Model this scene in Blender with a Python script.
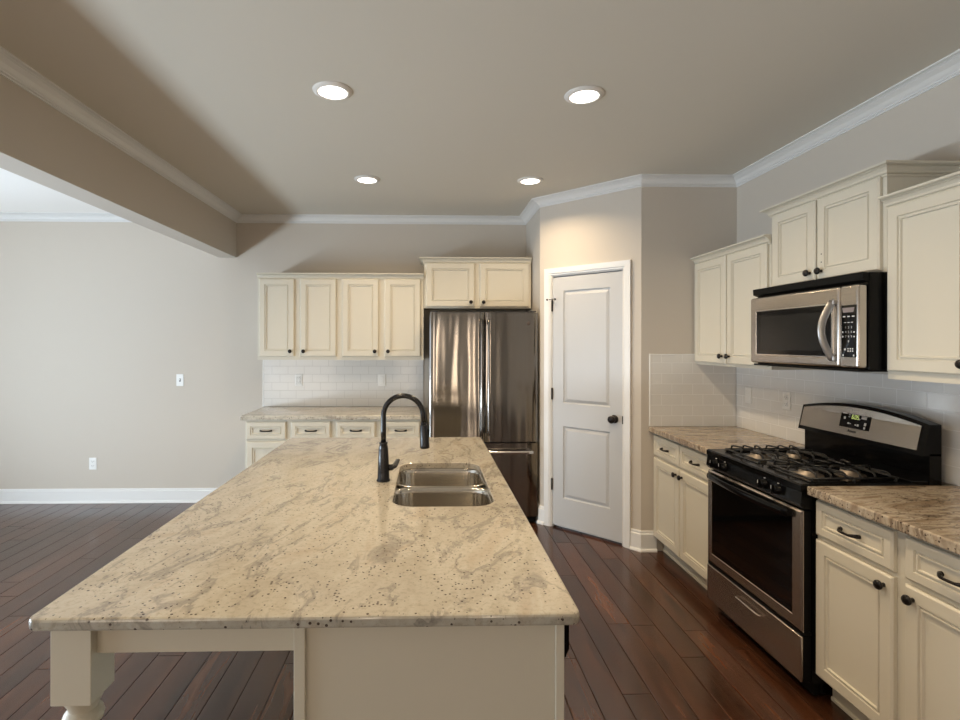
import bpy, bmesh, math, random
from mathutils import Vector, Matrix
random.seed(4)
PI = math.pi
C = bpy.context.scene.collection
for _o in list(bpy.data.objects):
    bpy.data.objects.remove(_o)

# ------------------------------------------------------------------ camera, world, exposure, daylight, added fill
F_PX = 520.5
cam = bpy.data.cameras.new('camera')
cam.sensor_fit = 'HORIZONTAL'; cam.sensor_width = 36.0
cam.lens = F_PX / 960 * 36
cam.shift_x = (480 - 440.5) / 960
cam.shift_y = -(360 - 343.4) / 960
cam.clip_start = 0.02
camo = bpy.data.objects.new('camera', cam); C.objects.link(camo)
camo.location = (0, 0, 1.52)
camo.rotation_euler = (PI / 2, -0.0013, -0.0239)
bpy.context.scene.camera = camo

vs = bpy.context.scene.view_settings
vs.view_transform = 'Standard'; vs.look = 'None'; vs.gamma = 1.0; vs.use_curve_mapping = False
vs.exposure = 0.12

world = bpy.data.worlds.new('sky'); bpy.context.scene.world = world
world.use_nodes = True
world.node_tree.nodes['Background'].inputs[0].default_value = (0.62, 0.74, 0.95, 1)
world.node_tree.nodes['Background'].inputs[1].default_value = 1.2

def area(name, loc, rot, sx, sy, power, col, spread=PI):
    l = bpy.data.lights.new(name, 'AREA'); l.shape = 'RECTANGLE'; l.size = sx; l.size_y = sy
    l.energy = power; l.color = col; l.spread = spread
    o = bpy.data.objects.new(name, l); C.objects.link(o); o.location = loc; o.rotation_euler = rot
    return o
DAY = (0.74, 0.88, 1.0)
# daylight through the glazed doors of the room on the left (wall x = -4.9), most of it thrown up off the ground outside
area('daylight_left_low', (-4.83, 1.4, 0.40), (0, math.radians(-128), 0), 0.5, 4.2, 190, DAY)
area('daylight_left', (-4.83, 0.9, 1.15), (0, math.radians(-90), 0), 1.7, 3.6, 32, DAY)
# warm fill added behind the camera, set in unseen windows
FILL = (1.0, 0.78, 0.54)
area('fill_front_room', (-3.3, -3.40, 1.10), (math.radians(104), 0, 0), 1.8, 1.9, 34, FILL)
area('fill_front_narrow', (-0.52, -3.40, 1.10), (math.radians(104), 0, 0), 0.22, 1.9, 12, FILL)  # slim pair, shaped to streak the refrigerator doors
area('fill_front_narrow', (1.02, -3.40, 1.10), (math.radians(104), 0, 0), 0.22, 1.9, 12, FILL)

H = 2.74
XB0, XB1, ZB = -2.002, -1.836, 2.339     # header beam
XR, YR, YB = 2.272, 3.78, 5.033           # right wall, return wall, back wall
XL, YF = -4.90, -3.50
A = (0.948, 4.39); B = (1.562, 3.78)

# ------------------------------------------------------------------ materials
def new_mat(name):
    m = bpy.data.materials.new(name); m.use_nodes = True
    nt = m.node_tree
    return m, nt, nt.nodes['Principled BSDF']
def simple(name, col, rough=0.5, metal=0.0, spec=0.5, coat=0.0, bump=0.0, bscale=200.0, emis=None):
    m, nt, p = new_mat(name)
    p.inputs['Base Color'].default_value = (*col, 1)
    p.inputs['Roughness'].default_value = rough
    p.inputs['Metallic'].default_value = metal
    p.inputs['Specular IOR Level'].default_value = spec
    p.inputs['Coat Weight'].default_value = coat
    if emis:
        p.inputs['Emission Color'].default_value = (*emis[0], 1)
        p.inputs['Emission Strength'].default_value = emis[1]
    n = nt.nodes.new('ShaderNodeTexNoise'); n.inputs['Scale'].default_value = bscale
    tc = nt.nodes.new('ShaderNodeTexCoord'); nt.links.new(tc.outputs['Object'], n.inputs['Vector'])
    mp = nt.nodes.new('ShaderNodeMapRange')
    mp.inputs[3].default_value = rough * 0.93; mp.inputs[4].default_value = min(1, rough * 1.07)
    nt.links.new(n.outputs['Fac'], mp.inputs[0]); nt.links.new(mp.outputs[0], p.inputs['Roughness'])
    if bump:
        b = nt.nodes.new('ShaderNodeBump'); b.inputs['Strength'].default_value = bump
        b.inputs['Distance'].default_value = 0.002
        nt.links.new(n.outputs['Fac'], b.inputs['Height']); nt.links.new(b.outputs[0], p.inputs['Normal'])
    return m

def N(nt, t, **kw):
    n = nt.nodes.new(t)
    for k, v in kw.items():
        setattr(n, k, v)
    return n
def M_(nt, op, a, b=None, c=None):
    n = nt.nodes.new('ShaderNodeMath'); n.operation = op
    for i, v in enumerate((a, b, c)):
        if v is None: continue
        if isinstance(v, (int, float)): n.inputs[i].default_value = v
        else: nt.links.new(v, n.inputs[i])
    return n.outputs[0]
def ramp(nt, fac, stops):
    r = nt.nodes.new('ShaderNodeValToRGB')
    el = r.color_ramp.elements
    while len(el) < len(stops): el.new(0.5)
    for e, (p, c) in zip(el, stops):
        e.position = p; e.color = (*c, 1)
    nt.links.new(fac, r.inputs[0])
    return r.outputs[0]
def mix(nt, fac, a, b, mode='MIX'):
    n = nt.nodes.new('ShaderNodeMix'); n.data_type = 'RGBA'; n.blend_type = mode
    if isinstance(fac, (int, float)): n.inputs[0].default_value = fac
    else: nt.links.new(fac, n.inputs[0])
    for s, v in ((6, a), (7, b)):
        if isinstance(v, tuple): n.inputs[s].default_value = (*v, 1)
        else: nt.links.new(v, n.inputs[s])
    return n.outputs[2]

WALL = simple('wall_paint', (0.56, 0.51, 0.445), 0.75, bump=0.05, bscale=300)
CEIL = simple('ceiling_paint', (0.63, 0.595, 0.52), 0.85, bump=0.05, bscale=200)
CEIL2 = simple('ceiling_lit_paint', (0.92, 0.90, 0.87), 0.85)  # left room: whitened beyond CEIL to paint in its strong light
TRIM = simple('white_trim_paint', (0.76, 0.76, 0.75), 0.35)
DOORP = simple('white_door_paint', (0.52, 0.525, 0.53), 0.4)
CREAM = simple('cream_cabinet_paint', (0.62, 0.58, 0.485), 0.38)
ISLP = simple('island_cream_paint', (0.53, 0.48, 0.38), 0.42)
CABIN = simple('cabinet_underside', (0.60, 0.52, 0.40), 0.5)
BRONZE = simple('oil_rubbed_bronze', (0.012, 0.009, 0.008), 0.28, metal=0.3, spec=0.4)
BLACKG = simple('black_enamel', (0.002, 0.002, 0.0022), 0.14, spec=0.16)
BLACKM = simple('black_matte', (0.003, 0.003, 0.003), 0.5, spec=0.12)
FAUC = simple('black_faucet_finish', (0.010, 0.010, 0.012), 0.22, metal=0.3)
IRON = simple('cast_iron', (0.008, 0.008, 0.008), 0.35, bump=0.3, bscale=500)
GLASSB = simple('black_glass', (0.002, 0.002, 0.002), 0.05, spec=0.35)
PLASTW = simple('white_plastic', (0.78, 0.78, 0.76), 0.35)
SLOT = simple('socket_slot', (0.05, 0.05, 0.05), 0.6)
BURN = simple('burner_aluminium', (0.26, 0.22, 0.18), 0.42, metal=0.8)
LEGEND = simple('panel_legend_print', (0.55, 0.55, 0.55), 0.5)
LCD = simple('clock_digits', (0.5, 0.7, 0.15), 0.4, emis=((0.85, 0.95, 0.35), 0.45))
LCDG = simple('grey_display', (0.22, 0.19, 0.19), 0.2)
LENS = simple('lit_lens', (1, 1, 1), 0.5, emis=((1.0, 0.93, 0.82), 5.0))
RIM = simple('light_trim_white', (0.75, 0.73, 0.70), 0.4)
FRSIDE = simple('dark_grey_steel', (0.08, 0.08, 0.085), 0.4, metal=0.3)
CHROME = simple('bright_steel', (0.72, 0.71, 0.70), 0.16, metal=1.0)
PAINTG = simple('glaze_white_edge', (0.80, 0.80, 0.78), 0.15)

def steel(name, col, rough, axis, wav=0.0):
    """brushed steel, grain along `axis` (0 x, 1 y, 2 z)"""
    m, nt, p = new_mat(name)
    tc = N(nt, 'ShaderNodeTexCoord'); mp = N(nt, 'ShaderNodeMapping')
    sc = [420, 420, 420]; sc[axis] = 2
    mp.inputs['Scale'].default_value = sc
    nt.links.new(tc.outputs['Object'], mp.inputs[0])
    n = N(nt, 'ShaderNodeTexNoise'); n.inputs['Scale'].default_value = 1.0; n.inputs['Detail'].default_value = 2
    nt.links.new(mp.outputs[0], n.inputs['Vector'])
    c = mix(nt, n.outputs['Fac'], tuple(x * 0.86 for x in col), tuple(min(1, x * 1.12) for x in col))
    nt.links.new(c, p.inputs['Base Color'])
    p.inputs['Metallic'].default_value = 1.0; p.inputs['Roughness'].default_value = rough
    p.inputs['Anisotropic'].default_value = 0.0
    b = N(nt, 'ShaderNodeBump'); b.inputs['Strength'].default_value = 0.03; b.inputs['Distance'].default_value = 0.0005
    nt.links.new(n.outputs['Fac'], b.inputs['Height'])
    last = b
    if wav:
        mp2 = N(nt, 'ShaderNodeMapping'); s2 = [7, 7, 7]; s2[axis] = 0.7
        mp2.inputs['Scale'].default_value = s2
        nt.links.new(tc.outputs['Object'], mp2.inputs[0])
        n2 = N(nt, 'ShaderNodeTexNoise'); n2.inputs['Scale'].default_value = 1.0; n2.inputs['Detail'].default_value = 1
        nt.links.new(mp2.outputs[0], n2.inputs['Vector'])
        b2 = N(nt, 'ShaderNodeBump'); b2.inputs['Strength'].default_value = wav; b2.inputs['Distance'].default_value = 0.02
        nt.links.new(n2.outputs['Fac'], b2.inputs['Height']); nt.links.new(b.outputs[0], b2.inputs['Normal'])
        last = b2
    nt.links.new(last.outputs[0], p.inputs['Normal'])
    return m
STEELV = steel('brushed_steel_vertical', (0.29, 0.265, 0.24), 0.12, 2, wav=0.5)
STEELH = steel('brushed_steel_horizontal', (0.50, 0.46, 0.42), 0.26, 0)
STEELP = steel('panel_steel', (0.46, 0.42, 0.38), 0.27, 0)
STEELS = steel('sink_steel', (0.58, 0.54, 0.48), 0.17, 0, wav=0.1)
STEELD = steel('range_steel', (0.50, 0.44, 0.38), 0.27, 0)

def granite(name, tint, streak, scale=1.0, vein=0.5, rot=-0.9, rough=0.11):
    m, nt, p = new_mat(name)
    tc = N(nt, 'ShaderNodeTexCoord')
    mp = N(nt, 'ShaderNodeMapping', vector_type='TEXTURE'); mp.inputs['Rotation'].default_value = (0, 0, rot)
    mp.inputs['Scale'].default_value = (1.0, 1.0 / streak, 1.0)
    nt.links.new(tc.outputs['Object'], mp.inputs[0])
    def noise(sc, det, dist, rough=0.55, src=mp.outputs[0]):
        n = N(nt, 'ShaderNodeTexNoise'); n.inputs['Scale'].default_value = sc; n.inputs['Detail'].default_value = det
        n.inputs['Distortion'].default_value = dist; n.inputs['Roughness'].default_value = rough
        nt.links.new(src, n.inputs['Vector']); return n.outputs['Fac']
    big = noise(2.6 * scale, 8, 1.6)
    c = ramp(nt, big, [(0.30, tint[0]), (0.45, tint[1]), (0.55, tint[2]), (0.70, tint[3])])
    # thin wandering veins where a distorted noise crosses its middle value
    v = noise(1.5 * scale, 7, 2.2, 0.6)
    d = M_(nt, 'ABSOLUTE', M_(nt, 'SUBTRACT', v, 0.5))
    vf = M_(nt, 'SUBTRACT', 1.0, M_(nt, 'MULTIPLY', d, 26.0)); 
    vn = N(nt, 'ShaderNodeClamp'); nt.links.new(vf, vn.inputs[0])
    brk = noise(5.0 * scale, 4, 0.5)
    vf2 = M_(nt, 'MULTIPLY', vn.outputs[0], M_(nt, 'MULTIPLY', M_(nt, 'GREATER_THAN', brk, 0.47), vein))
    c = mix(nt, vf2, c, tint[4])
    # fine grain
    fg = noise(70, 5, 0.0, 0.7, tc.outputs['Object'])
    c = mix(nt, 0.9, c, ramp(nt, fg, [(0.32, (0.72, 0.70, 0.67)), (0.50, (1, 1, 1)), (0.70, (1.0, 1.0, 1.0))]), 'MULTIPLY')
    # garnet specks, gathered in loose drifts
    vo = N(nt, 'ShaderNodeTexVoronoi'); vo.inputs['Scale'].default_value = 112; vo.inputs['Randomness'].default_value = 1.0
    nt.links.new(tc.outputs['Object'], vo.inputs['Vector'])
    wn = N(nt, 'ShaderNodeSeparateColor'); nt.links.new(vo.outputs['Color'], wn.inputs[0])
    drift = noise(4.5, 3, 1.0)
    thr = M_(nt, 'MULTIPLY_ADD', drift, -1.1, 1.33)
    pick = M_(nt, 'GREATER_THAN', wn.outputs[0], thr)
    rad = M_(nt, 'MULTIPLY_ADD', wn.outputs[1], 0.22, 0.18)
    near = M_(nt, 'LESS_THAN', vo.outputs['Distance'], rad)
    c = mix(nt, M_(nt, 'MULTIPLY', M_(nt, 'MULTIPLY', pick, near), 0.92), c, (0.035, 0.020, 0.016))
    nt.links.new(c, p.inputs['Base Color'])
    p.inputs['Roughness'].default_value = rough
    p.inputs['Specular IOR Level'].default_value = 0.5
    return m
GT_I = [(0.319, 0.287, 0.232), (0.362, 0.332, 0.272), (0.399, 0.37, 0.309), (0.341, 0.294, 0.229), (0.16, 0.141, 0.125)]
GT_R = [(0.17, 0.12, 0.08), (0.31, 0.235, 0.165), (0.47, 0.40, 0.31), (0.22, 0.16, 0.11), (0.12, 0.085, 0.06)]
GT_B = [(0.36, 0.33, 0.28), (0.50, 0.46, 0.38), (0.56, 0.52, 0.44), (0.42, 0.37, 0.30), (0.26, 0.23, 0.20)]
GRAN_I = granite('granite_island', GT_I, 2.2, 0.9, 0.65, rot=1.3)
GRAN_R = granite('granite_right', GT_R, 2.8, 1.2, 0.8, rot=0.1)
GRAN_B = granite('granite_back', GT_B, 3.0, 1.2, 0.6, rot=0.1)

def wood_floor():
    m, nt, p = new_mat('hardwood_planks')
    tc = N(nt, 'ShaderNodeTexCoord'); sp = N(nt, 'ShaderNodeSeparateXYZ')
    nt.links.new(tc.outputs['Object'], sp.inputs[0])
    X, Y = sp.outputs[0], sp.outputs[1]
    W, L = 0.127, 1.15
    xr = M_(nt, 'DIVIDE', M_(nt, 'ADD', X, 0.045), W); row = M_(nt, 'FLOOR', xr); fx = M_(nt, 'SUBTRACT', xr, row)
    w1 = N(nt, 'ShaderNodeTexWhiteNoise', noise_dimensions='1D'); nt.links.new(row, w1.inputs['W'])
    yr = M_(nt, 'ADD', M_(nt, 'DIVIDE', Y, L), M_(nt, 'MULTIPLY', w1.outputs[0], 7.0))
    col = M_(nt, 'FLOOR', yr); fy = M_(nt, 'SUBTRACT', yr, col)
    cb = N(nt, 'ShaderNodeCombineXYZ'); nt.links.new(row, cb.inputs[0]); nt.links.new(col, cb.inputs[1])
    w2 = N(nt, 'ShaderNodeTexWhiteNoise', noise_dimensions='3D'); nt.links.new(cb.outputs[0], w2.inputs['Vector'])
    dx = M_(nt, 'MULTIPLY', M_(nt, 'MINIMUM', fx, M_(nt, 'SUBTRACT', 1.0, fx)), W)
    dy = M_(nt, 'MULTIPLY', M_(nt, 'MINIMUM', fy, M_(nt, 'SUBTRACT', 1.0, fy)), L)
    dm = M_(nt, 'MINIMUM', dx, dy)
    gap = M_(nt, 'LESS_THAN', dm, 0.0021)
    # grain runs with the plank
    mp = N(nt, 'ShaderNodeMapping'); mp.inputs['Scale'].default_value = (14, 1.5, 1)
    of = N(nt, 'ShaderNodeVectorMath', operation='MULTIPLY_ADD')
    nt.links.new(w2.outputs['Color'], of.inputs[0]); of.inputs[1].default_value = (9, 9, 9)
    nt.links.new(tc.outputs['Object'], of.inputs[2]); nt.links.new(of.outputs[0], mp.inputs[0])
    g = N(nt, 'ShaderNodeTexNoise'); g.inputs['Scale'].default_value = 1.6; g.inputs['Detail'].default_value = 6
    g.inputs['Distortion'].default_value = 0.9; nt.links.new(mp.outputs[0], g.inputs['Vector'])
    grain = ramp(nt, g.outputs['Fac'], [(0.28, (0.020, 0.008, 0.004)), (0.45, (0.046, 0.0165, 0.0075)), (0.60, (0.068, 0.0245, 0.0105)), (0.75, (0.100, 0.038, 0.017))])
    tone = M_(nt, 'MULTIPLY_ADD', w2.outputs[0], 0.85, 0.6)
    tn = N(nt, 'ShaderNodeCombineXYZ')
    for i in range(3): nt.links.new(tone, tn.inputs[i])
    c = mix(nt, 1.0, grain, tn.outputs[0], 'MULTIPLY')
    c = mix(nt, M_(nt, 'MULTIPLY', gap, 0.8), c, (0.008, 0.004, 0.003))
    nt.links.new(c, p.inputs['Base Color'])
    n2 = N(nt, 'ShaderNodeTexNoise'); n2.inputs['Scale'].default_value = 5.0; n2.inputs['Detail'].default_value = 3
    nt.links.new(tc.outputs['Object'], n2.inputs['Vector'])
    nt.links.new(M_(nt, 'MULTIPLY_ADD', gap, 0.6, M_(nt, 'MULTIPLY_ADD', n2.outputs['Fac'], 0.16, 0.13)), p.inputs['Roughness'])
    nt.links.new(M_(nt, 'MULTIPLY_ADD', gap, -0.6, 0.75), p.inputs['Specular IOR Level'])
    hgt = M_(nt, 'ADD', M_(nt, 'MULTIPLY', g.outputs['Fac'], 0.35), M_(nt, 'MINIMUM', M_(nt, 'MULTIPLY', dm, 160.0), 1.0))
    b = N(nt, 'ShaderNodeBump'); b.inputs['Strength'].default_value = 0.35; b.inputs['Distance'].default_value = 0.002
    nt.links.new(hgt, b.inputs['Height']); nt.links.new(b.outputs[0], p.inputs['Normal'])
    return m
FLOOR = wood_floor()

def tile_mat(name, grout):
    m, nt, p = new_mat(name)
    tc = N(nt, 'ShaderNodeTexCoord'); sp = N(nt, 'ShaderNodeSeparateXYZ'); cb = N(nt, 'ShaderNodeCombineXYZ')
    nt.links.new(tc.outputs['Object'], sp.inputs[0])
    nt.links.new(sp.outputs[0], cb.inputs[0]); nt.links.new(sp.outputs[2], cb.inputs[1])
    br = N(nt, 'ShaderNodeTexBrick'); br.offset = 0.5; br.offset_frequency = 2
    br.inputs['Scale'].default_value = 1.0; br.inputs['Mortar Size'].default_value = 0.002
    br.inputs['Mortar Smooth'].default_value = 0.3; br.inputs['Brick Width'].default_value = 0.154
    br.inputs['Row Height'].default_value = 0.0775; br.inputs['Bias'].default_value = 0
    br.inputs['Color1'].default_value = (0.70, 0.69, 0.665, 1); br.inputs['Color2'].default_value = (0.71, 0.70, 0.675, 1)
    br.inputs['Mortar'].default_value = (*grout, 1)
    nt.links.new(cb.outputs[0], br.inputs['Vector'])
    nt.links.new(br.outputs['Color'], p.inputs['Base Color'])
    nt.links.new(M_(nt, 'MULTIPLY_ADD', br.outputs['Fac'], 0.5, 0.12), p.inputs['Roughness'])
    b = N(nt, 'ShaderNodeBump'); b.inputs['Strength'].default_value = 0.5; b.inputs['Distance'].default_value = 0.0012
    b.invert = True
    nt.links.new(br.outputs['Fac'], b.inputs['Height']); nt.links.new(b.outputs[0], p.inputs['Normal'])
    return m
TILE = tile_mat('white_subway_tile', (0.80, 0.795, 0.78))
TILE2 = tile_mat('white_subway_tile_shaded_grout', (0.54, 0.53, 0.51))  # one grout: paler in TILE, darker here, painting in each wall's light
def glass_mat():
    m, nt, p = new_mat('window_glass')
    p.inputs['Transmission Weight'].default_value = 1.0; p.inputs['Roughness'].default_value = 0.0
    p.inputs['IOR'].default_value = 1.05
    return m
GLASS = glass_mat()

# ------------------------------------------------------------------ mesh helpers
def V(x, y, z): return Vector((x, y, z))
class MB:
    def __init__(s): s.bm = bmesh.new()
    def box(s, x0, x1, y0, y1, z0, z1, bev=0.0, seg=2, mi=0):
        t = bmesh.new()
        bmesh.ops.create_cube(t, size=1)
        for v in t.verts:
            v.co = V((x0 + x1) / 2 + v.co.x * (x1 - x0), (y0 + y1) / 2 + v.co.y * (y1 - y0), (z0 + z1) / 2 + v.co.z * (z1 - z0))
        if bev > 0:
            bmesh.ops.bevel(t, geom=list(t.edges), offset=bev, segments=seg, affect='EDGES', profile=0.5)
        for f in t.faces: f.material_index = mi
        s.add(t); return s
    def add(s, t, mat=None):
        if mat is not None: bmesh.ops.transform(t, matrix=mat, verts=t.verts)
        me = bpy.data.meshes.new('tmp'); t.to_mesh(me); t.free(); s.bm.from_mesh(me); bpy.data.meshes.remove(me)
    def face(s, pts, mi=0):
        vs = [s.bm.verts.new(p) for p in pts]
        try:
            f = s.bm.faces.new(vs); f.material_index = mi
        except ValueError: pass
        return s
    def lathe(s, prof, origin=(0, 0, 0), axis='z', n=24, mi=0, cap=True):
        """prof: (radius, height) list, revolved about the axis through origin"""
        t = bmesh.new(); rings = []
        for r, h in prof:
            ring = []
            if r < 1e-6: ring = [t.verts.new((0, 0, h))]
            else:
                for k in range(n):
                    a = 2 * PI * k / n; ring.append(t.verts.new((r * math.cos(a), r * math.sin(a), h)))
            rings.append(ring)
        for a, b in zip(rings, rings[1:]):
            for k in range(n):
                k2 = (k + 1) % n
                if len(a) == 1 and len(b) == 1: continue
                if len(a) == 1: t.faces.new((a[0], b[k], b[k2]))
                elif len(b) == 1: t.faces.new((a[k], b[0], a[k2]))
                else: t.faces.new((a[k], a[k2], b[k2], b[k]))
        if cap and len(rings[0]) > 1: t.faces.new(list(reversed(rings[0])))
        if cap and len(rings[-1]) > 1: t.faces.new(rings[-1])
        for f in t.faces: f.material_index = mi; f.smooth = True
        R = {'z': Matrix.Identity(4), '-y': Matrix.Rotation(PI / 2, 4, 'X'), 'x': Matrix.Rotation(PI / 2, 4, 'Y'),
             '-z': Matrix.Rotation(PI, 4, 'X'), '-x': Matrix.Rotation(-PI / 2, 4, 'Y')}[axis]
        s.add(t, Matrix.Translation(origin) @ R); return s
    def tube(s, pts, r, n=10, flat=None, cap=True):
        """round (or flat=(w, h) elliptical) bar along a list of points; r may be a list"""
        P = [Vector(p) for p in pts]; m = len(P)
        R = r if isinstance(r, (list, tuple)) else [r] * m
        t = bmesh.new(); rings = []; up = None
        for i in range(m):
            d = (P[min(i + 1, m - 1)] - P[max(i - 1, 0)]).normalized()
            if up is None:
                up = Vector((0, 0, 1)) if abs(d.z) < 0.9 else Vector((1, 0, 0))
            x = up.cross(d).normalized(); y = d.cross(x).normalized(); up = y
            fx, fy = flat if flat else (1, 1)
            rings.append([t.verts.new(P[i] + x * math.cos(2 * PI * k / n) * R[i] * fx + y * math.sin(2 * PI * k / n) * R[i] * fy) for k in range(n)])
        for a, b in zip(rings, rings[1:]):
            for k in range(n):
                k2 = (k + 1) % n; t.faces.new((a[k], a[k2], b[k2], b[k]))
        if cap: t.faces.new(list(reversed(rings[0]))); t.faces.new(rings[-1])
        for f in t.faces: f.smooth = True
        s.add(t); return s
    def sweep(s, path, prof, z=0.0):
        """profile (offset to the right of the path, height) run along a 2D path with mitred corners"""
        P = [Vector(p) for p in path]; m = len(P); t = bmesh.new(); rings = []
        def nrm(a, b): d = (b - a).normalized(); return Vector((d.y, -d.x))
        for i in range(m):
            if i == 0: o = nrm(P[0], P[1])
            elif i == m - 1: o = nrm(P[-2], P[-1])
            else:
                n1, n2 = nrm(P[i - 1], P[i]), nrm(P[i], P[i + 1]); o = (n1 + n2) / (1 + n1.dot(n2))
            rings.append([t.verts.new((P[i].x + o.x * q[0], P[i].y + o.y * q[0], z + q[1])) for q in prof])
        k_ = len(prof)
        for a, b in zip(rings, rings[1:]):
            for k in range(k_):
                k2 = (k + 1) % k_; t.faces.new((a[k], a[k2], b[k2], b[k]))
        t.faces.new(list(reversed(rings[0]))); t.faces.new(rings[-1])
        s.add(t); return s
    def panel(s, w, h, t, holes, levels, edge=0.006, edge_in=0.006, x=0.0, z=0.0, y=0.0):
        """slab: front face at y, back at y + t, lower left corner (x, z); stepped sunk panels in `holes`"""
        b = s.bm
        def ring(x0, z0, x1, z1, yy): return [b.verts.new((x + q[0], y + yy, z + q[1])) for q in ((x0, z0), (x1, z0), (x1, z1), (x0, z1))]
        def strip(r0, r1):
            for k in range(4):
                k2 = (k + 1) % 4; b.faces.new((r0[k], r0[k2], r1[k2], r1[k]))
        back = ring(0, 0, w, h, t); r1 = ring(0, 0, w, h, edge); r2 = ring(edge_in, edge_in, w - edge_in, h - edge_in, 0)
        b.faces.new(list(reversed(back))); strip(back, r1); strip(r1, r2)
        xs = sorted({edge_in, w - edge_in, *[q for hh in holes for q in (hh[0], hh[2])]})
        zs = sorted({edge_in, h - edge_in, *[q for hh in holes for q in (hh[1], hh[3])]})
        for x0, x1 in zip(xs, xs[1:]):
            for z0, z1 in zip(zs, zs[1:]):
                cx, cz = (x0 + x1) / 2, (z0 + z1) / 2
                if any(hh[0] < cx < hh[2] and hh[1] < cz < hh[3] for hh in holes): continue
                s.face([(x + x0, y, z + z0), (x + x1, y, z + z0), (x + x1, y, z + z1), (x + x0, y, z + z1)])
        for x0, z0, x1, z1 in holes:
            pr = ring(x0, z0, x1, z1, 0)
            for ins, dep in levels:
                nr = ring(x0 + ins, z0 + ins, x1 - ins, z1 - ins, dep); strip(pr, nr); pr = nr
            b.faces.new(pr)
        return s
    def build(s, name, mats, parent=None, smooth=False, loc=None, rotz=0, weld=True):
        if weld: bmesh.ops.remove_doubles(s.bm, verts=s.bm.verts, dist=1e-6)
        bmesh.ops.recalc_face_normals(s.bm, faces=s.bm.faces)
        me = bpy.data.meshes.new(name); s.bm.to_mesh(me); s.bm.free()
        if smooth:
            for f in me.polygons: f.use_smooth = True
        for m in (mats if isinstance(mats, (list, tuple)) else [mats]): me.materials.append(m)
        o = bpy.data.objects.new(name, me); C.objects.link(o)
        if parent: o.parent = parent
        if loc: o.location = loc
        if rotz: o.rotation_euler.z = rotz
        return o
def autosmooth(o, ang=35):
    me = o.data
    for f in me.polygons: f.use_smooth = True
    me.set_sharp_from_angle(angle=math.radians(ang))
    for f in me.polygons:          # broad flat faces keep their true normal
        if f.area > .0004 and max(abs(c) for c in f.normal) > .99999: f.use_smooth = False
    return o
def tag(o, label=None, cat=None, group=None, kind=None):
    if label: o['label'] = label
    if cat: o['category'] = cat
    if group: o['group'] = group
    if kind: o['kind'] = kind
    return o
def empty(name, loc, rotz=0, **kw):
    o = bpy.data.objects.new(name, None); C.objects.link(o); o.location = loc; o.rotation_euler.z = rotz
    o.empty_display_size = 0.1
    return tag(o, **kw)
def struct(mb, name, mats, **kw): return tag(mb.build(name, mats, **kw), kind='structure')
def copy_tree(o, parent=None):
    c = o.copy(); C.objects.link(c)
    if parent: c.parent = parent; c.matrix_parent_inverse = o.matrix_parent_inverse
    for ch in list(o.children): copy_tree(ch, c)
    return c

# ------------------------------------------------------------------ the room shell
struct(MB().box(XL - .12, XR + .12, YF - .12, YB + .12, -0.1, 0), 'floor', FLOOR)
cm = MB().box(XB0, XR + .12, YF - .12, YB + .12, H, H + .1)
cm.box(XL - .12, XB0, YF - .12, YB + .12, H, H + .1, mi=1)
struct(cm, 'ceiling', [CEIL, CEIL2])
struct(MB().box(XL - .12, A[0] + .12, YB, YB + .12, 0, H), 'wall_back', WALL)
struct(MB().box(XR, XR + .12, YF, YB, 0, H), 'wall_right', WALL)
struct(MB().box(A[0], A[0] + .10, A[1], YB, 0, H), 'wall_alcove', WALL)
struct(MB().box(B[0], XR, YR, YR + .10, 0, H), 'wall_return', WALL)
struct(MB().box(XB0, XB1, YF, YB, ZB, H), 'wall_header', WALL)
# glazed doors in the left wall, unseen windows added behind the camera for fill
def holed_wall(name, x0, x1, y0, y1, holes, along):
    mb = MB()
    lo, hi = (y0, y1) if along == 'y' else (x0, x1)
    def bx(a, b, z0, z1):
        if b - a < 1e-4 or z1 - z0 < 1e-4: return
        mb.box(x0, x1, a, b, z0, z1) if along == 'y' else mb.box(a, b, y0, y1, z0, z1)
    cur = lo
    for a, b, z0, z1 in holes:
        bx(cur, a, 0, H); bx(a, b, 0, z0); bx(a, b, z1, H); cur = b
    bx(cur, hi, 0, H)
    return struct(mb, name, WALL)
LW = [(-0.9, 1.2, 0.05, 2.05), (1.5, 3.6, 0.05, 2.05)]
FW = [(-4.3, -2.3, 0.05, 2.15), (-0.72, -0.32, 0.05, 2.15), (0.82, 1.22, 0.05, 2.15)]
holed_wall('wall_left', XL - .12, XL, YF, YB, LW, 'y')
holed_wall('wall_front', XL, XR, YF - .12, YF, FW, 'x')
n_ = 0
for a, b, z0, z1 in LW:
    n_ += 1
    w = empty('window_%d' % n_, (XL - .06, (a + b) / 2, z0), kind='structure')
    h = (b - a) / 2; Z = z1 - z0; f = MB()
    for q in (-h, h - .05): f.box(-.03, .03, q, q + .05, 0, Z)
    f.box(-.03, .03, -h, h, 0, .05).box(-.03, .03, -h, h, Z - .05, Z).box(-.03, .03, -.03, .03, 0, Z)
    f.build('window_frame', TRIM, w)
    MB().box(-.004, .004, -h + .05, h - .05, .05, Z - .05).build('pane', GLASS, w)
for a, b, z0, z1 in FW:
    n_ += 1
    w = empty('window_%d' % n_, ((a + b) / 2, YF - .06, z0), kind='structure')
    h = (b - a) / 2; Z = z1 - z0; f = MB()
    for q in (-h, h - .05): f.box(q, q + .05, -.03, .03, 0, Z)
    f.box(-h, h, -.03, .03, 0, .05).box(-h, h, -.03, .03, Z - .05, Z).box(-h, h, -.03, .03, Z / 2 - .02, Z / 2 + .02)
    f.build('window_frame', TRIM, w)
    MB().box(-h + .05, h - .05, -.004, .004, .05, Z - .05).build('pane', GLASS, w)

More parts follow.
